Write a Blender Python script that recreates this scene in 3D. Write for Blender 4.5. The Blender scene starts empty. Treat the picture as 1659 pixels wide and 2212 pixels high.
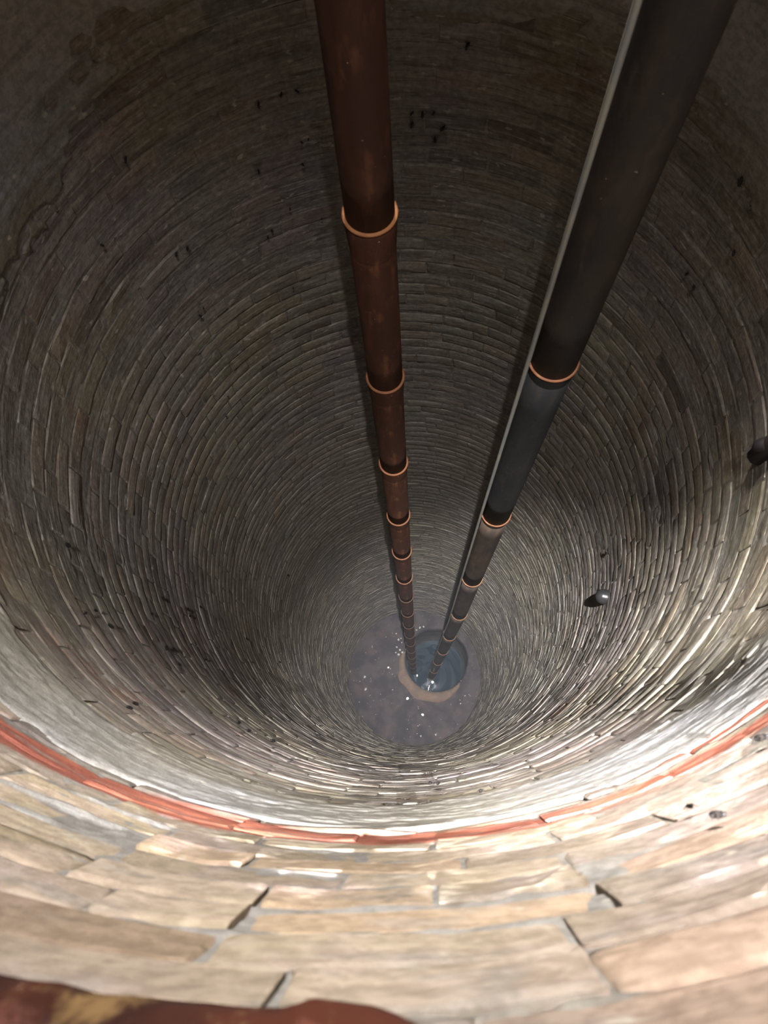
import bpy, math, random
import numpy as np
from mathutils import Vector, Matrix

random.seed(7)
RNG = np.random.default_rng(7)
SC = bpy.context.scene
COL = SC.collection

# ------------------------------------------------------------------ frame of the place
# unit = metre; the well shaft has radius 1 m and its axis is the world z axis.
# z = 0 is the floor of the shaft, depths below the lens are turned into heights with up().
R = 1.0
EYE = 11.92                      # height of the lens above the shaft floor
def up(depth): return EYE - depth

FPX, NADX, NADY = 1661.0, 906.0, 1590.4          # focal length and nadir in pixels of the 1659 x 2212 frame
CAMX, CAMY = 0.0663, -0.8701
_n = np.array([(NADX - 829.5) / FPX, (NADY - 1106.0) / FPX, 1.0]); _n /= np.linalg.norm(_n)
_ex = np.array([1.0, 0, 0]); _ex -= (_ex @ _n) * _n; _ex /= np.linalg.norm(_ex)
_ey = np.cross(_n, _ex)
def to_world(c):                 # camera frame (right, down, forward) -> world
    return Vector((float(c @ _ex), float(-(c @ _ey)), float(-(c @ _n))))

# ------------------------------------------------------------------ camera
cam = bpy.data.cameras.new('camera')
cam_o = bpy.data.objects.new('camera', cam); COL.objects.link(cam_o)
rx, ux, bx = to_world(np.array([1., 0, 0])), to_world(np.array([0, -1., 0])), to_world(np.array([0, 0, -1.]))
M = Matrix((rx, ux, bx)).transposed().to_4x4(); M.translation = Vector((CAMX, CAMY, EYE))
cam_o.matrix_world = M
cam.sensor_fit = 'HORIZONTAL'; cam.sensor_width = 36.0; cam.lens = 36.0 * FPX / 1659.0
cam.clip_start = 0.01; cam.clip_end = 100
cam.dof.use_dof = True; cam.dof.focus_distance = 6.0; cam.dof.aperture_fstop = 12.0
SC.camera = cam_o
SC.cycles.max_bounces = 6; SC.cycles.diffuse_bounces = 5; SC.cycles.glossy_bounces = 2; SC.cycles.volume_bounces = 0
SC.cycles.use_adaptive_sampling = True; SC.cycles.adaptive_threshold = 0.03; SC.cycles.use_denoising = True

# ------------------------------------------------------------------ world (nearly black pump room, thin mist in the air)
w = bpy.data.worlds.new('world'); SC.world = w; w.use_nodes = True
wn = w.node_tree.nodes; wn.clear()
wo = wn.new('ShaderNodeOutputWorld'); wb = wn.new('ShaderNodeBackground')
wb.inputs['Color'].default_value = (0.9, 0.95, 1.0, 1); wb.inputs['Strength'].default_value = 0.002
w.node_tree.links.new(wb.outputs[0], wo.inputs['Surface'])
# ------------------------------------------------------------------ lights
def light(name, kind, loc, aim, energy, color, **kw):
    l = bpy.data.lights.new(name, kind); l.energy = energy; l.color = color
    for k, v in kw.items(): setattr(l, k, v)
    o = bpy.data.objects.new(name, l); COL.objects.link(o)
    o.location = loc
    o.rotation_euler = (Vector(aim) - Vector(loc)).to_track_quat('-Z', 'Y').to_euler()
    return o
# hand torch held high beside the lens, shining down the shaft
light('torch', 'SPOT', (0.145, -0.90, up(-3.1)), (0.33, -0.46, up(6.0)), 19000, (0.96, 0.97, 1.0),
      spot_size=math.radians(18.5), spot_blend=1.0, shadow_soft_size=0.012)
light('torch_spill', 'SPOT', (0.145, -0.90, up(-3.1)), (-0.22, -0.28, up(6.0)), 1900, (0.97, 0.97, 1.0),
      spot_size=math.radians(35), spot_blend=1.0, shadow_soft_size=0.012)
# ceiling light of the pump room, beyond the far rim
light('room_light', 'AREA', (0.0, 1.80, up(-2.3)), (0.34, -0.93, up(1.6)), 46, (1.0, 0.965, 0.925),
      shape='RECTANGLE', size=0.5, size_y=0.4, spread=math.radians(32))

SC.view_settings.view_transform = 'Standard'
SC.view_settings.look = 'None'
SC.view_settings.exposure = 0.0
SC.view_settings.gamma = 1.0
SC.view_settings.use_curve_mapping = False

# ------------------------------------------------------------------ node helpers
class NT:
    def __init__(s, name):
        s.m = bpy.data.materials.new(name); s.m.use_nodes = True
        s.t = s.m.node_tree; s.t.nodes.clear()
        s.out = s.t.nodes.new('ShaderNodeOutputMaterial')
        s.b = s.t.nodes.new('ShaderNodeBsdfPrincipled')
        s.t.links.new(s.b.outputs[0], s.out.inputs['Surface'])
    def node(s, ty, **kw):
        n = s.t.nodes.new(ty)
        for k, v in kw.items(): setattr(n, k, v)
        return n
    def put(s, sock, v):
        if hasattr(v, 'links') or isinstance(v, bpy.types.NodeSocket): s.t.links.new(v, sock)
        elif isinstance(v, (tuple, list)) and len(v) == 3 and sock.type == 'RGBA': sock.default_value = (*v, 1)
        else: sock.default_value = v
    def math(s, op, a, b=0.0, c=None, clamp=False):
        n = s.node('ShaderNodeMath', operation=op, use_clamp=clamp)
        s.put(n.inputs[0], a); s.put(n.inputs[1], b)
        if c is not None: s.put(n.inputs[2], c)
        return n.outputs[0]
    def pos(s): return s.node('ShaderNodeNewGeometry').outputs['Position']
    def objco(s): return s.node('ShaderNodeTexCoord').outputs['Object']
    def mapped(s, vec, scale, loc=(0, 0, 0)):
        n = s.node('ShaderNodeMapping'); s.put(n.inputs['Vector'], vec)
        n.inputs['Scale'].default_value = scale; n.inputs['Location'].default_value = loc
        return n.outputs[0]
    def noise(s, vec, scale=1.0, detail=3.0, rough=0.55, dist=0.0):
        n = s.node('ShaderNodeTexNoise'); s.put(n.inputs['Vector'], vec)
        n.inputs['Scale'].default_value = scale; n.inputs['Detail'].default_value = detail
        n.inputs['Roughness'].default_value = rough; n.inputs['Distortion'].default_value = dist
        return n.outputs[0]
    def ramp(s, v, lo, hi):                       # smooth step
        n = s.node('ShaderNodeMapRange', interpolation_type='SMOOTHSTEP')
        s.put(n.inputs['Value'], v); n.inputs['From Min'].default_value = lo; n.inputs['From Max'].default_value = hi
        return n.outputs[0]
    def mix(s, f, a, b, mode='MIX'):
        n = s.node('ShaderNodeMix', data_type='RGBA', blend_type=mode)
        s.put(n.inputs['Factor'], f); s.put(n.inputs[6], a); s.put(n.inputs[7], b)
        return n.outputs[2]
    def bump(s, h, strength, dist, prev=None):
        n = s.node('ShaderNodeBump'); s.put(n.inputs['Height'], h)
        n.inputs['Strength'].default_value = strength; n.inputs['Distance'].default_value = dist
        if prev is not None: s.put(n.inputs['Normal'], prev)
        return n.outputs[0]
    def done(s, color, rough=0.8, normal=None, spec=0.3, metal=0.0):
        s.put(s.b.inputs['Base Color'], color); s.put(s.b.inputs['Roughness'], rough)
        s.put(s.b.inputs['Specular IOR Level'], spec); s.put(s.b.inputs['Metallic'], metal)
        if normal is not None: s.put(s.b.inputs['Normal'], normal)
        return s.m

# ------------------------------------------------------------------ materials
def wall_material(name, kind):
    """kind: 'brick_part' (tint from the object's colour), 'brick_mass' (tint stored per brick), 'mortar', 'plaster'."""
    N = NT(name); P = N.pos()
    sep = N.node('ShaderNodeSeparateXYZ'); N.put(sep.inputs[0], P)
    depth = N.math('SUBTRACT', EYE, sep.outputs[2])
    big = N.noise(N.mapped(P, (1.1, 1.1, 0.7)), 1.0, 3)
    big2 = N.noise(N.mapped(P, (1.7, 1.7, 1.2), (7.3, 2.1, 4.4)), 1.0, 3)
    streak = N.noise(N.mapped(P, (2.2, 2.2, 26.0)), 1.0, 4, 0.65, 0.6)         # runs along the courses
    fine = N.noise(N.mapped(P, (9.0, 9.0, 90.0), (3, 5, 1)), 1.0, 3, 0.6, 0.4)
    grain = N.noise(P, 55.0, 4, 0.65)
    spots = N.noise(N.mapped(P, (1, 1, 1.6)), 24.0, 2, 0.5)
    if kind in ('brick_part', 'brick_mass'):
        if kind == 'brick_part': tint = N.node('ShaderNodeObjectInfo').outputs['Color']
        else:
            a = N.node('ShaderNodeAttribute', attribute_name='tint'); tint = a.outputs['Color']
        # clean brick near the mouth
        top = N.mix(N.ramp(big, 0.42, 0.62), (0.50, 0.41, 0.36), (0.49, 0.42, 0.315))
        top = N.mix(N.ramp(N.noise(P, 9.0, 3), 0.50, 0.66), top, (0.56, 0.47, 0.42))
        top = N.mix(N.math('MULTIPLY', N.ramp(N.noise(N.mapped(P, (6, 6, 13), (2, 9, 4)), 1.0, 4, 0.6), 0.53, 0.64), 0.6), top, (0.37, 0.355, 0.335))
        top = N.mix(N.math('MULTIPLY', N.ramp(N.noise(N.mapped(P, (7, 7, 11), (6, 1, 8)), 1.0, 5, 0.7), 0.60, 0.70), 0.65), top, (0.17, 0.16, 0.145))
        top = N.mix(N.math('MULTIPLY', N.ramp(N.noise(N.mapped(P, (5, 5, 40), (1, 2, 3)), 1.0, 4, 0.6), 0.55, 0.68), 0.5), top, (0.62, 0.50, 0.42))
        # weathered brick below
        low = N.mix(N.ramp(big, 0.40, 0.60), (0.35, 0.315, 0.24), (0.325, 0.28, 0.275))
        low = N.mix(N.ramp(big2, 0.52, 0.70), low, (0.31, 0.31, 0.27))
        low = N.mix(N.math('MULTIPLY', N.ramp(N.noise(N.mapped(P, (2.3, 2.3, 1.6), (1, 8, 3)), 1.0, 2), 0.62, 0.72), 0.55), low, (0.33, 0.17, 0.11))
        col = N.mix(N.ramp(depth, 1.02, 1.15), top, low)
        col = N.mix(1.0, col, tint, 'MULTIPLY')
    elif kind == 'mortar':
        col = N.mix(N.ramp(big, 0.4, 0.6), (0.44, 0.41, 0.35), (0.38, 0.37, 0.36))
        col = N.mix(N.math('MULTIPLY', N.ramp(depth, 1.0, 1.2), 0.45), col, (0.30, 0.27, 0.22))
        col = N.mix(N.math('MULTIPLY', N.ramp(N.noise(P, 7.0, 3), 0.48, 0.62), 0.6), col, (0.27, 0.27, 0.26))
    else:
        col = N.mix(N.ramp(big, 0.4, 0.6), (0.50, 0.48, 0.42), (0.45, 0.455, 0.475))
        col = N.mix(N.math('MULTIPLY', N.ramp(streak, 0.50, 0.66), 0.5), col, (0.27, 0.26, 0.235))
        low_edge = N.math('ADD', depth, N.math('MULTIPLY', N.math('SUBTRACT', streak, 0.5), 0.6))
        col = N.mix(N.math('MULTIPLY', N.ramp(low_edge, 1.38, 1.72), 0.85), col, (0.25, 0.22, 0.15))
    if kind != 'plaster':
        deep_light = N.math('MULTIPLY', N.ramp(N.math('ADD', depth, N.math('MULTIPLY', big, 3.0)), 4.6, 7.5), 0.68)  # deep lining painted paler, standing in for light reaching it
        col = N.mix(deep_light, col, N.mix(N.ramp(big2, 0.4, 0.6), (0.60, 0.54, 0.41), (0.56, 0.51, 0.44)))
    # pale smears and dark runs along the courses
    if kind != 'plaster':
        k = N.ramp(depth, 1.0, 1.5)
        col = N.mix(N.math('MULTIPLY', N.math('MULTIPLY', N.ramp(streak, 0.52, 0.66), 0.60), k), col, (0.45, 0.42, 0.37))
        col = N.mix(N.math('MULTIPLY', N.math('MULTIPLY', N.ramp(fine, 0.54, 0.70), 0.70), k), col, (0.56, 0.53, 0.46))
        col = N.mix(N.math('MULTIPLY', N.math('MULTIPLY', N.ramp(N.math('SUBTRACT', 1.0, streak), 0.54, 0.70), 0.55), k), col, (0.13, 0.11, 0.09))
    if kind != 'plaster':
        col = N.mix(N.math('MULTIPLY', N.math('MULTIPLY', N.ramp(N.math('SUBTRACT', 1.0, fine), 0.54, 0.68), 0.60), k), col, (0.12, 0.10, 0.085))
    col = N.mix(N.math('MULTIPLY', N.ramp(spots, 0.665, 0.72), 0.7), col, (0.68, 0.64, 0.55))
    col = N.mix(N.math('MULTIPLY', N.ramp(grain, 0.38, 0.62), 0.60), N.mix(1.0, col, (0.62, 0.60, 0.58), 'MULTIPLY'), col)
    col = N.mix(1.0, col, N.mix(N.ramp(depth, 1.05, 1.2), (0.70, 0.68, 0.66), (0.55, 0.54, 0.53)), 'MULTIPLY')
    # red painted band between the clean brick and the plaster
    wob = N.noise(N.mapped(P, (2.6, 2.6, 5.0), (4, 4, 2)), 1.0, 4, 0.6)
    dz = N.math('ADD', depth, N.math('MULTIPLY', N.math('SUBTRACT', wob, 0.5), 0.20))
    band = N.math('MULTIPLY', N.ramp(dz, 1.030, 1.050), N.math('SUBTRACT', 1.0, N.ramp(dz, 1.145, 1.165)))
    str2 = N.noise(N.mapped(P, (1.6, 1.6, 30.0), (9, 1, 6)), 1.0, 4, 0.6, 0.8)
    band = N.math('MULTIPLY', band, N.ramp(str2, 0.39, 0.46))
    red = N.mix(N.ramp(N.noise(N.mapped(P, (4, 4, 30)), 1.0, 3), 0.42, 0.60), (0.17, 0.045, 0.028), (0.31, 0.095, 0.052))
    col = N.mix(N.math('MULTIPLY', band, 0.92), col, red)
    h = N.math('ADD', N.math('MULTIPLY', grain, 0.6), N.math('MULTIPLY', streak, 0.7))
    nor = N.bump(h, 0.55, 0.010)
    return N.done(col, 0.82, nor, 0.25)

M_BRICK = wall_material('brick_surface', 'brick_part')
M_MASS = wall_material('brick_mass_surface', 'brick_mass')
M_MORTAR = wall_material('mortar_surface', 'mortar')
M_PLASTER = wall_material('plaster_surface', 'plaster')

def rust_material(name, dark, mid, bright, amount, rough=0.7, use_tint=True):
    N = NT(name); P = N.objco()
    col = N.mix(N.ramp(N.noise(N.mapped(P, (14, 14, 2.2)), 1.0, 4, 0.6), 0.38, 0.62), dark, mid)
    col = N.mix(N.math('MULTIPLY', N.ramp(N.noise(N.mapped(P, (30, 30, 9), (2, 3, 1)), 1.0, 4, 0.65), 0.54, 0.70), amount), col, bright)
    col = N.mix(N.ramp(N.noise(N.mapped(P, (120, 120, 100)), 1.0, 2), 0.74, 0.78), col, (0.30, 0.22, 0.16))
    if use_tint: col = N.mix(1.0, col, N.node('ShaderNodeObjectInfo').outputs['Color'], 'MULTIPLY')
    nor = N.bump(N.noise(N.mapped(P, (1, 1, 0.5)), 60.0, 4, 0.65), 0.4, 0.004)
    return N.done(col, rough, nor, 0.18)
M_RUST = rust_material('rusty_pipe', (0.034, 0.0130, 0.0070), (0.056, 0.0215, 0.0110), (0.105, 0.046, 0.020), 0.7)
M_RUSTLIP = rust_material('rusty_lip', (0.26, 0.105, 0.045), (0.36, 0.155, 0.065), (0.45, 0.23, 0.11), 0.7)
M_BLACKPIPE = rust_material('dark_pipe', (0.020, 0.017, 0.015), (0.036, 0.025, 0.019), (0.06, 0.04, 0.03), 0.5, 0.6)
M_RIM = rust_material('flaking_rust', (0.030, 0.010, 0.007), (0.075, 0.020, 0.010), (0.24, 0.145, 0.06), 0.8, 0.85, False)
M_BLACK = rust_material('black_surface', (0.010, 0.010, 0.012), (0.020, 0.016, 0.016), (0.16, 0.06, 0.03), 0.4, 0.6, False)

def plain(name, a, b, scale, rough, spec=0.3, bump=0.3, dist=0.003):
    N = NT(name); P = N.objco()
    n = N.noise(P, scale, 4, 0.6)
    return N.done(N.mix(N.ramp(n, 0.38, 0.62), a, b), rough, N.bump(n, bump, dist), spec)
M_CABLE = plain('grey_cable', (0.11, 0.11, 0.10), (0.14, 0.13, 0.10), 12.0, 0.45, 0.4)
M_STUB = plain('grey_stub', (0.013, 0.013, 0.013), (0.018, 0.017, 0.017), 30.0, 0.3, 0.35, 0.05)
M_INSECT = plain('black_chitin', (0.006, 0.005, 0.005), (0.016, 0.012, 0.010), 90.0, 0.6, 0.25)
M_SCRAP_GLINT = plain('white_scrap_or_glint', (0.80, 0.80, 0.76), (0.62, 0.60, 0.55), 60.0, 0.55)
M_STONE = plain('pale_stone', (0.30, 0.28, 0.255), (0.20, 0.185, 0.17), 60.0, 0.8)
M_SILT = plain('tan_silt', (0.115, 0.074, 0.052), (0.085, 0.061, 0.047), 14.0, 0.9, 0.2)
M_BORE = plain('bore_lining', (0.12, 0.105, 0.09), (0.075, 0.07, 0.07), 5.0, 0.8)
M_APRON = plain('apron_concrete', (0.30, 0.28, 0.26), (0.22, 0.21, 0.20), 6.0, 0.9)

def floor_material():
    N = NT('shaft_floor'); P = N.pos()
    n1 = N.noise(P, 3.2, 4, 0.6); n2 = N.noise(P, 26.0, 4, 0.65)
    col = N.mix(N.ramp(n1, 0.40, 0.62), (0.030, 0.026, 0.027), (0.047, 0.039, 0.038))
    col = N.mix(N.math('MULTIPLY', N.ramp(N.noise(N.mapped(P, (1, 1, 1), (5, 5, 0)), 4.5, 3), 0.50, 0.75), 0.5), col, (0.075, 0.050, 0.046))
    col = N.mix(N.ramp(n2, 0.66, 0.72), col, (0.28, 0.25, 0.22))
    return N.done(col, 0.9, N.bump(n2, 0.4, 0.01), 0.08)
M_FLOOR = floor_material()

def water_material():
    N = NT('still_water'); P = N.pos()
    n = N.noise(P, 7.0, 2)
    return N.done((0.009, 0.017, 0.024), 0.06, N.bump(n, 0.05, 0.01), 0.5)
M_WATER = water_material()

# ------------------------------------------------------------------ mesh helpers
def mesh(name, verts, faces, mat, smooth=False):
    me = bpy.data.meshes.new(name)
    me.from_pydata([tuple(map(float, v)) for v in verts], [], [tuple(map(int, f)) for f in faces])
    me.update()
    if mat is not None: me.materials.append(mat)
    if smooth: me.polygons.foreach_set('use_smooth', [True] * len(me.polygons))
    return me
def obj(name, me, parent=None, loc=(0, 0, 0), rot=(0, 0, 0)):
    o = bpy.data.objects.new(name, me); COL.objects.link(o)
    o.location = loc; o.rotation_euler = rot
    if parent is not None: o.parent = parent
    return o
def tag(o, label=None, cat=None, group=None, kind=None):
    if label: o['label'] = label
    if cat: o['category'] = cat
    if group: o['group'] = group
    if kind: o['kind'] = kind
    return o
def lathe(profile, seg, centre=(0, 0), close_top=False, close_bottom=False):
    """profile: list of (radius, z), revolved about a vertical axis"""
    V, F = [], []
    for r, z in profile:
        for i in range(seg):
            a = 2 * math.pi * i / seg
            V.append((centre[0] + r * math.cos(a), centre[1] + r * math.sin(a), z))
    for j in range(len(profile) - 1):
        for i in range(seg):
            k = (i + 1) % seg
            F.append((j * seg + i, j * seg + k, (j + 1) * seg + k, (j + 1) * seg + i))
    if close_top: F.append(tuple((len(profile) - 1) * seg + i for i in range(seg)))
    if close_bottom: F.append(tuple(reversed(range(seg))))
    return V, F
def tube(path, radius, seg=10):
    """swept tube along a list of points"""
    V, F = [], []
    pts = [Vector(p) for p in path]
    for i, p in enumerate(pts):
        d = (pts[min(i + 1, len(pts) - 1)] - pts[max(i - 1, 0)]).normalized()
        a = d.orthogonal().normalized() if i == 0 else (a - d * a.dot(d)).normalized()
        b = d.cross(a)
        r = radius[i] if isinstance(radius, (list, tuple)) else radius
        for k in range(seg):
            t = 2 * math.pi * k / seg
            V.append(p + (a * math.cos(t) + b * math.sin(t)) * r)
    for i in range(len(pts) - 1):
        for k in range(seg):
            m = (k + 1) % seg
            F.append((i * seg + k, i * seg + m, (i + 1) * seg + m, (i + 1) * seg + k))
    F.append(tuple(reversed(range(seg)))); F.append(tuple((len(pts) - 1) * seg + k for k in range(seg)))
    return V, F

# smooth value noise on a (angle, depth) grid, periodic in angle
def vnoise(th, z, nth, dz, seed):
    g = np.random.default_rng(seed).random((nth, 400))
    u = (th / (2 * math.pi) * nth) % nth; v = z / dz + 20
    i0 = np.floor(u).astype(int) % nth; j0 = np.floor(v).astype(int) % 399
    fu = u - np.floor(u); fv = v - np.floor(v)
    fu = fu * fu * (3 - 2 * fu); fv = fv * fv * (3 - 2 * fv)
    i1 = (i0 + 1) % nth; j1 = j0 + 1
    return (g[i0, j0] * (1 - fu) + g[i1, j0] * fu) * (1 - fv) + (g[i0, j1] * (1 - fu) + g[i1, j1] * fu) * fv

# where a pixel's ray meets the shaft lining (used to set out things seen on it)
def wall_at(x, y, rad=1.0):
    c = np.array([(x - 829.5) / FPX, (y - 1106.0) / FPX, 1.0]); d = to_world(c)
    a = d.x ** 2 + d.y ** 2; b = 2 * (CAMX * d.x + CAMY * d.y); k = CAMX ** 2 + CAMY ** 2 - rad * rad
    t = (-b + math.sqrt(b * b - 4 * a * k)) / 2 / a
    return math.atan2(CAMY + t * d.y, CAMX + t * d.x), -t * d.z
def plane_at(x, y, depth):
    c = np.array([(x - 829.5) / FPX, (y - 1106.0) / FPX, 1.0]); d = to_world(c)
    t = depth / -d.z
    return CAMX + t * d.x, CAMY + t * d.y
def project(p):
    v = np.array([p[0] - CAMX, p[1] - CAMY, EYE - p[2]]); c = v[0] * _ex - v[1] * _ey + v[2] * _n
    return 829.5 + FPX * c[0] / c[2], 1106 + FPX * c[1] / c[2], c[2]

# ================================================================== THE SHAFT
Z_TOP, COURSE = 0.42, 0.08
N_COURSE = 144                                   # down to depth 11.94
PER_COURSE = 30; PITCH = 2 * math.pi / PER_COURSE
rad = math.radians
JOINTS = [(-78.5, 0, 4), (-102.8, 2, 6), (-99.7, 1, 2), (-93.7, 1, 3), (-80.9, 0, 1)]     # joints that line up over several courses

# --- mortar bed: one continuous lining, raked back behind the brick faces, with open cracks
def grid_lining(ths, zs, rfun):
    T, Z = np.meshgrid(ths, zs)
    r = rfun(T, Z)
    V = np.stack([r * np.cos(T), r * np.sin(T), EYE - Z], -1).reshape(-1, 3)
    n, m = len(ths), len(zs)
    idx = np.arange(n * m).reshape(m, n); nxt = np.roll(idx, -1, 1)
    F = np.stack([idx[:-1], nxt[:-1], nxt[1:], idx[1:]], -1).reshape(-1, 4)
    return V, F
def fast_mesh(name, V, F, mat, smooth=True):
    me = bpy.data.meshes.new(name)
    me.vertices.add(len(V)); me.vertices.foreach_set('co', np.asarray(V, np.float32).ravel())
    me.loops.add(F.size); me.loops.foreach_set('vertex_index', F.astype(np.int32).ravel())
    k = F.shape[1]
    me.polygons.add(len(F)); me.polygons.foreach_set('loop_start', np.arange(0, F.size, k, dtype=np.int32))
    me.update(calc_edges=True); me.validate()
    if smooth: me.polygons.foreach_set('use_smooth', [True] * len(me.polygons))
    me.materials.append(mat)
    return me
ths = np.concatenate([np.radians(np.arange(-125, -55, 0.25)), np.radians(np.arange(-55, 235, 0.75))])
zs = np.concatenate([np.arange(0.26, 1.16, 0.006), np.arange(1.16, 3.4, 0.01), np.arange(3.4, 12.0, 0.02)])
def mortar_r(T, Z):
    r = R + 0.0034 + 0.0016 * (vnoise(T, Z, 300, 0.02, 1) - 0.5) - 0.014 * np.clip(vnoise(T, Z, 110, 0.025, 2) - 0.80, 0, 1)
    # mortar squeezed out of the bed joints in uneven ridges
    k = np.round((Z - Z_TOP) / COURSE); dz = Z - (Z_TOP + COURSE * k)
    amount = np.clip(vnoise(T, k * 1.0 + 0.5, 46, 1.0, 6) * 1.7 - 0.55, 0, 1) * (0.55 + 0.9 * vnoise(T, k + 0.5, 260, 1.0, 7))
    wide = 0.006 + 0.008 * vnoise(T, k + 0.5, 90, 1.0, 8)
    r = r - np.where(Z < 2.4, 0.0052, 0.0060) * amount * np.exp(-((dz - 0.004 * (vnoise(T, k + 0.5, 120, 1.0, 9) - 0.5)) / wide) ** 2)
    c = np.radians(-78.5) + 0.004 * (vnoise(T * 0, Z, 5, 0.03, 3) - 0.5)
    crack = np.exp(-((T - c) / 0.0055) ** 2) * ((Z > 0.43) & (Z < 0.66))
    r = r + 0.035 * crack * np.clip(vnoise(T * 0, Z, 4, 0.035, 5) * 2 - 0.5, 0, 1)
    for d, z, s, dep in ((-84.6, 0.437, 0.010, 0.04), (-84.2, 0.408, 0.008, 0.04), (-86.9, 0.412, 0.006, 0.03), (-82.9, 0.425, 0.005, 0.03), (-83.6, 0.446, 0.004, 0.03)):
        r = r + dep * np.exp(-(((T - np.radians(d)) ** 2 + (Z - z) ** 2) / s ** 2) ** 2)
    return r
V, F = grid_lining(ths, zs, mortar_r)
shaft = obj('wall_shaft', fast_mesh('mortar_bed', V, F, M_MORTAR))
tag(shaft, 'round brick shaft lining of weathered courses and pale mortar', kind='structure')

# --- bricks: a set of worn shapes, local frame x along the course, y outward, z up, unit length 1 in x
def brick_shape(seed, w=0.200, h=0.0745, dep=0.05):
    g = np.random.default_rng(seed)
    nx, nz = 6, 4
    xs = np.array([-.5, -.47, -.17, .17, .47, .5]) * w; zz = np.array([-.5, -.40, .40, .5]) * h
    V, F = [], []; top_cut = g.uniform(0.0008, 0.0036)
    tilt, roll = g.normal(0, 0.006), g.normal(0, 0.010)
    for j in range(nz):
        for i in range(nx):
            edge = i in (0, nx - 1) or j in (0, nz - 1)
            x, z = xs[i], zz[j]
            back = top_cut if j == nz - 1 else 0.0012
            y = -x * x / 2 + tilt * x + roll * z + (back + abs(g.normal(0, .0006)) if edge else g.normal(0, .0010))
            V.append((x + (g.normal(0, .0012) if edge else 0), y, z + (g.normal(0, .0014) if edge else 0)))
    for j in range(nz - 1):
        for i in range(nx - 1):
            a = j * nx + i; F.append((a, a + 1, a + nx + 1, a + nx))
    loop = list(range(nx)) + [nx * j + nx - 1 for j in range(1, nz)] + list(range(nx * nz - 2, nx * (nz - 1) - 1, -1)) + [nx * j for j in range(nz - 2, 0, -1)]
    base = len(V)
    for k in loop: V.append((V[k][0], dep, V[k][2]))
    for q in range(len(loop)):
        p = (q + 1) % len(loop); F.append((loop[q], base + q, base + p, loop[p]))
    return np.array(V), np.array(F)
SHAPES = [brick_shape(100 + i) for i in range(16)]
BRICK_MESH = [mesh('brick_%02d' % i, v, f, M_BRICK) for i, (v, f) in enumerate(SHAPES)]

def brick_list():
    L = []
    for k in range(-2, N_COURSE):
        z = Z_TOP + COURSE * (k + 0.5)
        if 1.17 < z - 0.04 and z + 0.04 < 1.45: continue          # behind the plaster
        off = RNG.normal(0, 0.0009)
        start = (0.5 * (k % 2)) * PITCH + rad(-78.5) + RNG.normal(0, 0.02 if k > 8 else 0.006)
        j = start + PITCH * np.arange(PER_COURSE) + RNG.normal(0, 0.012, PER_COURSE)
        for d, k0, k1 in JOINTS:
            if k0 <= k <= k1:
                dd = (j - rad(d) + math.pi) % (2 * math.pi) - math.pi
                j[np.argmin(np.abs(dd))] = rad(d)
        j = np.sort(j % (2 * math.pi)); j2 = np.append(j[1:], j[0] + 2 * math.pi)
        for a, b in zip(j, j2):
            L.append(((a + b) / 2, z + RNG.normal(0, .0010), b - a, off + RNG.normal(0, 0.0007), RNG.integers(16)))
    return L
BRICKS = brick_list()
def tint_of():
    u = random.random(); v = 0.80 + 0.34 * random.random()
    c = ((1.0, 1.0, 1.0) if u < .5 else (1.06, 0.98, 0.92) if u < .7 else (1.0, 1.0, 0.92) if u < .86 else (0.88, 0.90, 0.95) if u < .96 else (0.72, 0.66, 0.62))
    return tuple(v * x for x in c)
TINT = [tint_of() for _ in BRICKS]
# the 300 bricks that show largest are parts of their own
def shown(b):
    th, z = b[0], b[1]
    px = []
    for dt, dz in ((-.5, -.036), (.5, -.036), (.5, .036), (-.5, .036)):
        a = th + dt * b[2]; x, y, c = project((math.cos(a), math.sin(a), up(z + dz)))
        if c <= 0.05: return 0
        px.append((x, y))
    cx = sum(p[0] for p in px) / 4; cy = sum(p[1] for p in px) / 4
    if not (-15 < cx < 1674 and -15 < cy < 2215): return 0
    s = 0
    for i in range(4):
        x0, y0 = px[i]; x1, y1 = px[(i + 1) % 4]; s += x0 * y1 - x1 * y0
    return abs(s) / 2
area = np.array([shown(b) for b in BRICKS])
order = np.argsort(-area); single = set(int(i) for i in order[:300])
MV, MF, MC, nv = [], [], [], 0
for i, (th, z, w_, off, s) in enumerate(BRICKS):
    wide = (w_ * R - 0.005) / 0.200
    if i in single:
        o = obj('brick', BRICK_MESH[s], shaft)
        o.location = ((R + off) * math.cos(th), (R + off) * math.sin(th), up(z))
        o.rotation_euler = (0, 0, th - math.pi / 2); o.scale = (wide, 1, 1)
        o.color = (*TINT[i], 1)
    else:
        v, f = SHAPES[s]
        x = v[:, 0] * wide; y = v[:, 1] + R + off
        # local x -> tangent (clockwise seen from above), y -> outward
        c, sn = math.cos(th), math.sin(th)
        MV.append(np.stack([x * sn + y * c, -x * c + y * sn, v[:, 2] + up(z)], -1)); MF.append(f + nv); nv += len(v)
        MC.append(np.repeat([[*TINT[i], 1.0]], len(f), 0))
me = fast_mesh('brick_courses', np.concatenate(MV), np.concatenate(MF), M_MASS, smooth=False)
at = me.attributes.new('tint', 'FLOAT_COLOR', 'FACE'); at.data.foreach_set('color', np.concatenate(MC).astype(np.float32).ravel())
tag(obj('brick_courses', me, shaft), kind='stuff')

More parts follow.
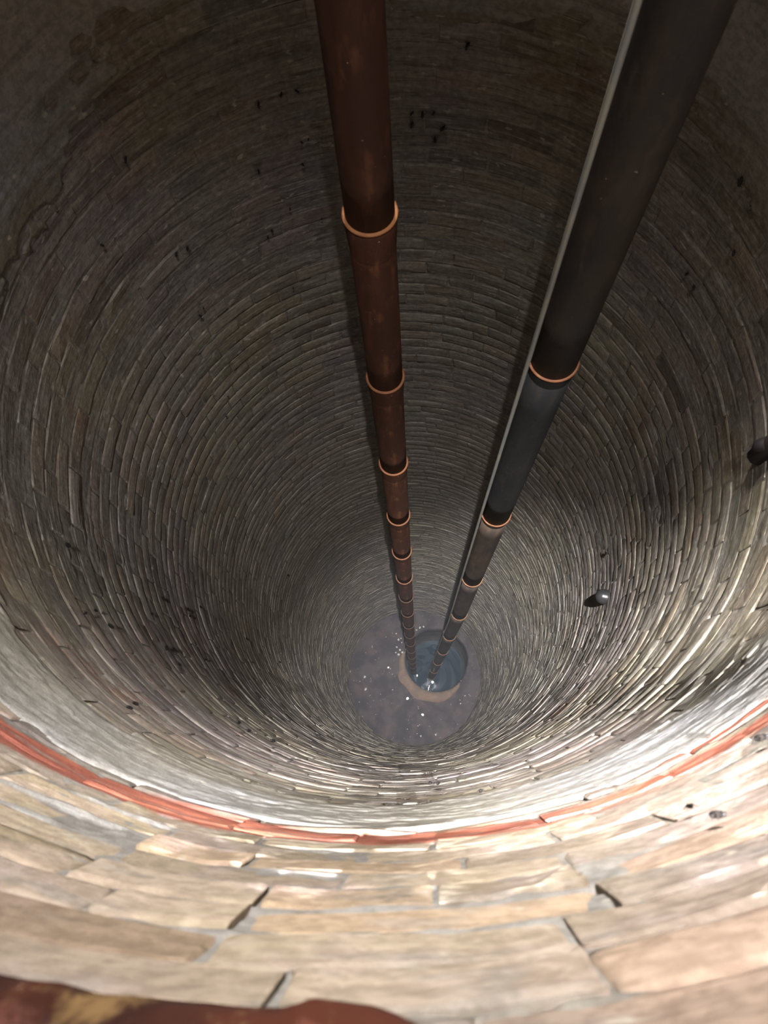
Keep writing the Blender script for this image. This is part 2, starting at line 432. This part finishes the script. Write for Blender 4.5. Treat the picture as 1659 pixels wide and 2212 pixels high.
# --- lime plaster band below the red paint, ragged below and broken through in places
HOLES = [(240, 50, .055, .03), (175, 95, .028, .022), (205, 118, .014, .016), (172, 155, .024, .024), (375, 100, .022, .022),
         (293, 150, .022, .020), (112, 222, .022, .02), (620, 110, .05, .022), (515, 20, .015, .018), (410, 260, .035, .012), (110, 470, .02, .05), (85, 540, .016, .05)]
HOLES = [(*wall_at(x, y), a, b) for x, y, a, b in HOLES]
pth = np.radians(np.arange(0, 360, 0.4)); pz = np.arange(1.12, 1.95, 0.008)
def plaster_r(T, Z):
    e = 0.05 * (vnoise(T, Z, 40, 0.05, 11) - 0.5) + 0.05 * (vnoise(T, Z, 140, 0.02, 12) - 0.5)
    low = 1.56 + 0.26 * (vnoise(T, Z * 0, 14, 1.0, 13) - 0.5)
    m = np.minimum(Z + e * 0.5 - 1.165, (low + e * 2 - Z))
    r = R - 0.0055 + 0.004 * (vnoise(T, Z, 60, 0.05, 14) - 0.5) + 0.003 * (vnoise(T, Z, 200, 0.012, 15) - 0.5)
    r = r + 0.030 * np.clip(-m / 0.02 + 0.3, 0, 1)
    for th, z, a, b in HOLES:
        dth = (T - th + math.pi) % (2 * math.pi) - math.pi
        d = (dth / a) ** 2 + ((Z - z) / b) ** 2 + 1.2 * (vnoise(T, Z, 160, 0.015, 16) - 0.5)
        r = r + 0.05 * np.clip(1.25 - d, 0, 1)
    return r
V, F = grid_lining(pth, pz, plaster_r)
pl = obj('plaster_band', fast_mesh('plaster_band', V, F, M_PLASTER), shaft)
tag(pl, 'ragged band of pale lime plaster below the red paint')

# --- floor of the shaft with the off-centre bore
HX, HY = plane_at(942.5, 1425, EYE); HR = 0.476
def floor_mesh():
    V, F = [], []; seg = 160; rings = 14
    for j in range(rings + 1):
        t = j / rings
        for i in range(seg):
            a = 2 * math.pi * i / seg
            hr = HR * (1 + 0.012 * math.sin(3 * a + 1) + 0.008 * math.sin(7 * a) + 0.006 * math.sin(13 * a + 2))
            hx, hy = HX + hr * math.cos(a), HY + hr * math.sin(a)
            # outer point on the same ray from the bore centre
            dx, dy = math.cos(a), math.sin(a); b = HX * dx + HY * dy; c = HX * HX + HY * HY - 1.06 ** 2
            t1 = -b + math.sqrt(b * b - c)
            ox, oy = HX + t1 * dx, HY + t1 * dy
            x, y = hx + (ox - hx) * t, hy + (oy - hy) * t
            z = 0.0 if j == 0 else 0.018 * (math.sin(5 * x + 3 * y) * math.sin(4 * y - 2 * x)) * t
            V.append((x, y, z - (0.02 if j == 0 else 0)))
    for j in range(rings):
        for i in range(seg):
            k = (i + 1) % seg; F.append((j * seg + i, (j + 1) * seg + i, (j + 1) * seg + k, j * seg + k))
    n = len(V)
    for i in range(seg): V.append((V[i][0], V[i][1], -0.25))
    for i in range(seg):
        k = (i + 1) % seg; F.append((n + i, i, k, n + k))
    return V, F
floor_o = obj('floor', mesh('shaft_floor', *floor_mesh(), M_FLOOR, True), loc=(0, 0, -0.02))
tag(floor_o, 'dark silted floor of the shaft with an off-centre round bore', kind='structure')

# tan silt banked up on one side of the bore
def silt():
    V, F = [], []; seg = 70
    for i in range(seg + 1):
        t = i / seg; a = rad(165 + 150 * t)
        wdt = (0.17 * math.sin(math.pi * t) ** 0.6 + 0.01) * (1 + 0.10 * math.sin(9 * t * 3) + 0.06 * math.sin(31 * t))
        for q, hgt in ((0.0, 0.0), (0.12, 0.030), (0.45, 0.036), (0.8, 0.026), (1.0, -0.01)):
            r = HR * 1.012 + wdt * q
            V.append((HX + r * math.cos(a), HY + r * math.sin(a), hgt - 0.004))
    for i in range(seg):
        for q in range(4):
            a = i * 5 + q; F.append((a, a + 1, a + 6, a + 5))
    return V, F
tag(obj('silt_bank', mesh('silt_bank', *silt(), M_SILT, True), floor_o), 'tan silt banked around the bore')

# bore below the floor and the water standing in it
WATER_D = 13.7
tag(obj('wall_bore', mesh('wall_bore', *lathe([(HR + 0.02, -0.06), (HR + 0.03, -1.0), (HR + 0.03, up(16.4))], 96, (HX, HY), close_top=True), M_BORE, True)),
    'dark lining of the narrow bore below the floor', kind='structure')
def water():
    V, F = [(HX, HY, 0)], []; seg, rings = 96, 24
    for j in range(1, rings + 1):
        for i in range(seg):
            a = 2 * math.pi * i / seg; r = (HR + 0.028) * j / rings
            x, y = HX + r * math.cos(a), HY + r * math.sin(a)
            V.append((x, y, 0.0012 * math.sin(23 * math.hypot(x - .37, y - .1)) + 0.0008 * math.sin(31 * math.hypot(x + .03, y - .2))))
    for i in range(seg): F.append((0, 1 + i, 1 + (i + 1) % seg))
    for j in range(rings - 1):
        for i in range(seg):
            k = (i + 1) % seg; F.append((1 + j * seg + i, 1 + (j + 1) * seg + i, 1 + (j + 1) * seg + k, 1 + j * seg + k))
    return V, F
tag(obj('water', mesh('water', *water(), M_WATER, True), loc=(0, 0, up(WATER_D))), 'dark blue standing water inside the bore', 'water', kind='structure')

# --- rusted iron rim on top of the brickwork and an unseen concrete apron, added to block light at the mouth
def rim():
    V, F = [], []; seg = 720
    prof = [(0.975, 0), (0.985, 0), (1.07, 0), (1.10, 0)]
    for i in range(seg):
        a = 2 * math.pi * i / seg; d = math.degrees(a) % 360 - 360 if math.degrees(a) > 180 else math.degrees(a)
        n1 = float(vnoise(np.array(a), np.array(0.0), 90, 1, 21)); n2 = float(vnoise(np.array(a), np.array(0.0), 360, 1, 22))
        zb = 0.417 + 0.014 * (n1 - .5) + 0.008 * (n2 - .5)
        s = min(max((d + 88.0) / 6.0, 0), 1) * (1 - min(max((d + 30) / 10.0, 0), 1)); s = s * s * (3 - 2 * s)
        zb -= 0.145 * s
        rr = 0.006 * (n2 - .5) + 0.008 * (n1 - .5)
        V += [((r) * math.cos(a), (r) * math.sin(a), up(z)) for r, z in
              ((1.045, zb + .004), (1.0 + rr, zb), (0.990 + rr, zb - .010), (0.986 + rr * 1.4, zb - .030), (0.986 + rr, 0.252), (0.990, 0.245), (1.12, 0.245), (1.12, 0.266))]
    m = 8
    for i in range(seg):
        k = (i + 1) % seg
        for j in range(m - 1): F.append((i * m + j, i * m + j + 1, k * m + j + 1, k * m + j))
    return V, F
rim_o = obj('iron_ring', mesh('iron_rim', *rim(), M_RIM, True))
tag(rim_o, 'flaking rusted iron ring seated on the top course of bricks', 'ring')
tag(obj('ground_light_block', mesh('ground_light_block', *lathe([(1.06, up(0.75)), (1.055, up(0.268)), (4.0, up(0.268)), (4.0, up(0.75))], 96), M_APRON, False)),
    'unseen concrete slab added around the mouth of the shaft to block light', kind='structure')

# thin mist standing in the lower shaft
mm = bpy.data.materials.new('mist'); mm.use_nodes = True; mt = mm.node_tree; mt.nodes.clear()
mo = mt.nodes.new('ShaderNodeOutputMaterial'); ms = mt.nodes.new('ShaderNodeVolumeScatter')
ms.inputs['Color'].default_value = (0.92, 0.94, 1.0, 1); ms.inputs['Density'].default_value = 0.0052; ms.inputs['Anisotropy'].default_value = 0.0
mt.links.new(ms.outputs[0], mo.inputs['Volume'])
tag(obj('mist', mesh('mist', *lathe([(0.99, 0.03), (0.99, 8.0)], 64, close_top=True, close_bottom=True), mm)), 'thin bluish mist hanging in the lower shaft', 'mist', kind='stuff')

# ================================================================== PIPES
def plan(ang, rho): return CAMX + rho * math.cos(rad(ang)), CAMY + rho * math.sin(rad(ang))
def section(r0, p0, p1, mat, seg=40):
    """pipe length between two points, local origin at its upper end"""
    d = Vector(p1) - Vector(p0)
    V, F = [], []; rings = 6
    for j in range(rings + 1):
        q = d * (j / rings)
        for i in range(seg):
            a = 2 * math.pi * i / seg; V.append((q.x + r0 * math.cos(a), q.y + r0 * math.sin(a), q.z))
    for j in range(rings):
        for i in range(seg):
            k = (i + 1) % seg; F.append((j * seg + i, (j + 1) * seg + i, (j + 1) * seg + k, j * seg + k))
    F.append(tuple(range(seg))); F.append(tuple(reversed([rings * seg + i for i in range(seg)])))
    return mesh('pipe_section', V, F, mat, True)
def collar_mesh(rp, rc, length, taper, mat, seg=48):
    V, F = lathe([(rp * 0.99, 0.0), (rc - .0025, 0.0), (rc, -.003), (rc * 0.998, -length * .45), (rc * .985, -length), (rp * 1.0, -length - taper)], seg)
    me = mesh('coupling', V, [tuple(reversed(f)) for f in F], mat, True); return me
def lip_mesh(rp, rc, hgt, seg=48):
    V, F = lathe([(rp * 0.995, hgt), (rp + (rc - rp) * .55, hgt * 1.0), (rc + .0012, hgt * .55), (rc + .0016, 0.0), (rc + .0012, -hgt * .8), (rc - .003, -hgt)], seg)
    return mesh('lip', V, [tuple(reversed(f)) for f in F], M_RUSTLIP, True)

def pipe(name, label, centre_at, depths, top, bottom, rp, rc, mat, tints, lip_tints, cl, tp):
    x0, y0 = centre_at(bottom)
    root = bpy.data.objects.new(name, None); COL.objects.link(root); root.location = (x0, y0, up(bottom))
    root.empty_display_size = .1
    tag(root, label, 'pipe')
    base = Vector(root.location)
    cuts = [top] + [d for d in depths if top < d < bottom] + [bottom]
    cm, lm = collar_mesh(rp, rc, cl, tp, mat), lip_mesh(rp, rc, 0.0034)
    for i in range(len(cuts) - 1):
        p0 = Vector((*centre_at(cuts[i]), up(cuts[i]))); p1 = Vector((*centre_at(cuts[i + 1]), up(cuts[i + 1])))
        o = obj('pipe_section', section(rp, p0, p1, mat), root, p0 - base)
        o.color = (*tints(cuts[i] * .5 + cuts[i + 1] * .5), 1)
        if i > 0:
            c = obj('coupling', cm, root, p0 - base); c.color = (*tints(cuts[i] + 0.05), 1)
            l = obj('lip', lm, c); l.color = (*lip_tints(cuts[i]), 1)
    return root
R1, R2 = 1.08, 1.02
P1 = plan(94.9, R1)
D1 = [R1 * (1.295 + 0.722 * k) for k in range(-2, 20)]
pipe('rusty_pipe', 'red-brown rusty pipe of short jointed lengths in the middle of the shaft', lambda d: P1, D1, -0.55, 16.4, 0.0540, 0.0595, M_RUST,
     lambda d: (1.1, 1.0, 0.9) if d > 3 else (0.85, 0.72, 0.6) if d > 1.4 else (0.55, 0.45, 0.38), lambda d: (0.34, 0.30, 0.22) if d < 2 else (0.30, 0.26, 0.23) if d < 3.6 else (0.22, 0.20, 0.19) if d < 5.5 else (0.10, 0.10, 0.10), 0.03, 0.085)  # upper lengths tinted darker as shade, deep lips dimmed against the torch
INV = np.array([0.0, 1.81, 3.3, 4.77, 6.47, 7.72, 9.07, 10.39, 13.4, 17.0]); ANG = np.array([68.4, 69.0, 69.7, 70.3, 70.9, 72.4, 73.6, 75.0, 77.6, 79.5])
def c2(d): return plan(float(np.interp(d / R2, INV, ANG)), R2)
D2 = [R2 * (1.81 + 1.43 * k) for k in range(-1, 12)]
def tint2(d):
    k = (d / R2 - 1.81) / 1.43
    return (0.50, 0.50, 0.46) if k < 0 else (0.28, 0.35, 0.42) if k < 1 else (1.15, 1.05, 0.95) if k < 2 else (1.15, 1.1, 1.1)  # shade and haze put into the tint: top lengths darker, deep ones greyer
pipe('dark_pipe', 'blackish pipe with long lengths and orange-rimmed joints, beside a grey cable', c2, D2, -0.55, 16.4, 0.0625, 0.0665, M_BLACKPIPE,
     tint2, lambda d: (0.26, 0.23, 0.20) if d < 4 else (0.34, 0.37, 0.40), 0.02, 0.035)
# thin cable hanging against the dark pipe
path = []
for d in np.linspace(-0.55, 14.2, 60):
    x, y = c2(float(d)); a = rad(196)
    path.append((x + 0.0745 * math.cos(a), y + 0.0745 * math.sin(a), up(float(d))))
b0 = Vector(path[-1])
cab = obj('cable', mesh('cable', *tube([Vector(p) - b0 for p in path], 0.0062, 10), M_CABLE, True), loc=b0)
tag(cab, 'thin grey cable hanging straight down along the dark pipe', 'cable')

# ================================================================== THINGS ON THE LINING
def on_wall(name, me, x, y, lift=0.0, spin=0.0, scale=1.0, rad_=0.998):
    """local +y points into the wall, z up"""
    th, z = wall_at(x, y, rad_)
    o = obj(name, me); r = rad_ - lift
    o.matrix_world = Matrix.Translation((r * math.cos(th), r * math.sin(th), up(z))) @ Matrix.Rotation(th - math.pi / 2, 4, 'Z') @ Matrix.Rotation(spin, 4, 'Y') @ Matrix.Diagonal((scale, scale, scale, 1))
    return o
# grey domed stub
V, F = lathe([(0.0, 0.052)] + [(0.036 * math.sin(t), 0.016 + 0.036 * math.cos(t)) for t in np.linspace(0.2, math.pi / 2, 8)] + [(0.036, -0.03), (0.043, -0.03)], 28)
V = [(x, -z, y) for x, y, z in V]
stub = on_wall('capped_stub', mesh('capped_stub', V, F, M_STUB, True), 1310, 1290)
tag(stub, 'small grey domed stub sticking out of the lining', 'stub')
# unidentified black bracket at the edge of the view
def protrusion():
    V, F = [], []
    def add(vf):
        n = len(V); V.extend(vf[0]); F.extend([tuple(i + n for i in f) for f in vf[1]])
    add(tube([(0, 0.03, 0.0), (0, -0.01, 0.003), (0.0, -0.022, 0.0), (0, -0.030, -0.014), (0, -0.032, -0.03)], [0.020, 0.020, 0.020, 0.018, 0.012], 12))
    add(tube([(0, 0.0, 0.085), (0, -0.006, 0.08), (0, -0.008, -0.085), (0, 0.0, -0.09)], [0.02, 0.026, 0.026, 0.02], 10))
    return V, F
br = on_wall('black_protrusion', mesh('black_protrusion', *protrusion(), M_BLACK, True), 1672, 962)
tag(br, 'black bracket jutting from the lining at the right edge', 'protrusion')

# insects: oblong body, head and six bent legs
def insect_mesh(seed, legs=True):
    g = random.Random(seed); V, F = [], []
    def add(vf):
        n = len(V); V.extend(vf[0]); F.extend([tuple(i + n for i in f) for f in vf[1]])
    prof = [(-.0125, .0008), (-.011, .0026), (-.006, .0042), (0, .0045), (.005, .0040), (.0075, .0026), (.0095, .0030), (.0115, .0025), (.0130, .0008)]
    add(tube([(0.0008 * math.sin(z * 200 + seed), -.0035, z) for z, _ in prof], [r for _, r in prof], 8))
    for s in (-1, 1):
        for z0, z1 in ((.004, .009), (.001, .0), (-.003, -.010)):
            if g.random() < .8:
                add(tube([(s * .002, -.003, z0), (s * .0065, -.0055, (z0 + z1) / 2), (s * .010, .0, z1)], [.0007, .0006, .0004], 4))
    return mesh('insect', V, F, M_INSECT, True)
IM = [insect_mesh(i) for i in range(4)]
ORD = ['topmost', 'second from top', 'third from top', 'fourth from top', 'fifth from top', 'sixth from top', 'seventh from top', 'eighth from top', 'ninth from top',
       'tenth from top', 'eleventh from top', 'twelfth from top', 'thirteenth from top']
NUM = ['zero', 'one', 'two', 'three', 'four', 'five', 'six', 'seven', 'eight', 'nine', 'ten', 'eleven', 'twelve', 'thirteen']
def which(k, n):
    return 'lowest' if k == n - 1 else ORD[k]
CLUSTERS = [
    ('right of the upper rusty pipe', [(890, 241, .8), (913, 244, 1.1), (937, 241, .8), (890, 266, 1.1), (957, 273, 1.1), (940, 298, 1.1)]),
    ('high between the two pipes', [(1011, 95, 1.1)]),
    ('left of the upper rusty pipe', [(557, 223, 1.0), (606, 201, .8), (640, 193, .8), (651, 305, .6), (665, 298, .5), (653, 352, .7), (557, 368, .9), (625, 448, .6), (694, 470, .5), (586, 496, .8), (577, 510, .7)]),
    ('on the shadowy upper left lining', [(268, 342, .9), (378, 547, .9), (402, 534, .9), (217, 528, .8), (430, 680, .9), (437, 664, .6)]),
    ('halfway down, left of the rusty pipe', [(490, 855, .6), (487, 898, .6), (632, 620, .6), (565, 790, .5)]),
    ('right of the upper dark pipe', [(1605, 390, 1.2), (1590, 545, .9), (1488, 590, .9), (1503, 620, .9)]),
    ('just above the grey domed stub', [(1313, 1195, 1.4)]),
    ('on the lower left lining', [(141, 1180, 1.2), (180, 1328, 1.0), (202, 1322, .9), (234, 1356, 1.2), (349, 1295, 1.2), (324, 1328, 1.0), (403, 1318, 1.2), (407, 1332, 1.2), (430, 1312, .9), (355, 1403, 1.5), (370, 1406, 1.5), (384, 1438, 1.1), (441, 1427, 1.1)]),
    ('left of the shaft floor', [(620, 1242, 1.4), (530, 1380, .9), (543, 1432, .8), (602, 1430, .8)]),
    ('between the left plaster and the shaft floor', [(288, 1525, .9), (275, 1534, .9), (513, 1565, 1.2), (535, 1583, 1.2), (587, 1605, 1.4), (560, 1580, .7), (690, 1570, .8), (684, 1590, .8)]),
    ('below the shaft floor, above the plaster', [(863, 1672, .8), (930, 1698, 1.0), (947, 1698, 1.0), (1040, 1716, .8)]),
    ('on the right, near the red band', [(1495, 1755, .55), (1557, 1777, .8), (1652, 1605, .9)]),
]
q = 0
for where, pts in CLUSTERS:
    pts = sorted(pts, key=lambda p: p[1]); n = len(pts)
    for k, (x, y, sc) in enumerate(pts):
        o = on_wall('insect', IM[q % 4], x, y, 0.004, random.uniform(-.5, .5) + (math.pi if q % 3 == 0 else 0), sc, 0.994); q += 1
        if n == 1: tag(o, 'lone black insect on the lining ' + where, 'insect')
        else: tag(o, 'black insect, %s of the %s %s' % (which(k, n), NUM[n], where), 'insect', 'insects ' + where)

# ================================================================== ON THE FLOOR AND THE WATER
def lump(seed, sx, sy, sz, mat):
    g = random.Random(seed); V, F = [], []
    n, m = 8, 5
    for j in range(1, m):
        t = math.pi * j / m
        for i in range(n):
            a = 2 * math.pi * i / n; k = 1 + g.uniform(-.22, .22)
            V.append((sx * k * math.sin(t) * math.cos(a), sy * k * math.sin(t) * math.sin(a), max(sz * k * math.cos(t), -sz * .5)))
    for j in range(m - 2):
        for i in range(n):
            k = (i + 1) % n; F.append((j * n + i, (j + 1) * n + i, (j + 1) * n + k, j * n + k))
    V += [(0, 0, sz), (0, 0, -sz * .5)]
    for i in range(n):
        k = (i + 1) % n; F.append((len(V) - 2, i, k)); F.append((len(V) - 1, (m - 2) * n + k, (m - 2) * n + i))
    return mesh('lump', V, F, mat, True)
def floor_thing(name, label, cat, x, y, size, mat, group=None, depth=EYE - 0.0, seed=0, flat=.5):
    px, py = plane_at(x, y, depth)
    o = obj(name, lump(seed, size, size * random.uniform(.7, 1), size * flat, mat), loc=(px, py, up(depth) + size * flat * .4), rot=(0, 0, random.uniform(0, 6)))
    return tag(o, label, cat, group)
floor_thing('white_scrap_or_glint', 'bright white round scrap on the dark floor below the bore', 'scrap', 913, 1544, .026, M_SCRAP_GLINT, seed=1)
floor_thing('white_scrap_or_glint', 'flat pale flake at the lower edge of the tan silt', 'scrap', 880, 1509, .026, M_SCRAP_GLINT, seed=2, flat=.3)
floor_thing('white_scrap_or_glint', 'small white scrap lying left of the tan silt', 'scrap', 839, 1442, .017, M_SCRAP_GLINT, seed=3)
PEBBLES = [
    ('at the left of the floor', [(788, 1462, .022), (790, 1489, .026)]),
    ('on the near half of the floor', [(909, 1590, .014), (941, 1587, .018), (880, 1575, .009), (848, 1490, .009), (995, 1520, .012), (903, 1568, .01)]),
    ('beside the foot of the rusty pipe', [(861, 1382, .020), (866, 1379, .012), (868, 1388, .013), (857, 1398, .017), (864, 1404, .022), (869, 1409, .018), (855, 1409.5, .014), (861, 1414, .020), (856, 1369, .012)]),
    ('at the far edge of the bore', [(907, 1356, .022), (915, 1354, .018), (900, 1361, .014)]),
]
q = 10
for where, pts in PEBBLES:
    pts = sorted(pts, key=lambda p: p[1]); n = len(pts)
    for k, (x, y, sz) in enumerate(pts):
        floor_thing('pebble', 'pale pebble, %s of the %s %s' % (which(k, n), NUM[n], where), 'pebble', x, y, sz, M_STONE, 'pebbles ' + where, seed=q); q += 1
floor_thing('white_scrap_or_glint', 'white lump placed as a light glint on the water at the rusty pipe', 'scrap', 901, 1459.5, .024, M_SCRAP_GLINT, depth=WATER_D - .004, seed=70, flat=.4)  # white lumps put on the water as painted torch glints
floor_thing('white_scrap_or_glint', 'larger white lump placed as a light glint on the water below the dark pipe', 'scrap', 934, 1473.5, .030, M_SCRAP_GLINT, depth=WATER_D - .004, seed=71, flat=.4)
def squiggle(pts, label):  # thin white squiggles laid on the water surface
    P = [Vector((*plane_at(x, y, WATER_D), up(WATER_D) + .006)) for x, y in pts]
    b = P[0].copy()
    o = obj('squiggle_streak', mesh('squiggle_streak', *tube([p - b for p in P], [.004] + [.009] * (len(P) - 2) + [.003], 6), M_SCRAP_GLINT, True), loc=b)
    tag(o, label, 'squiggle')
squiggle([(940, 1436), (938.5, 1442), (937, 1447), (940, 1448), (936, 1451), (938, 1452), (933.5, 1457)], 'thin white foam streak on the water at the dark pipe')
squiggle([(929, 1480), (926.5, 1482), (928, 1484), (925, 1486), (926, 1488), (924, 1493)], 'thin white foam streak at the near edge of the water')
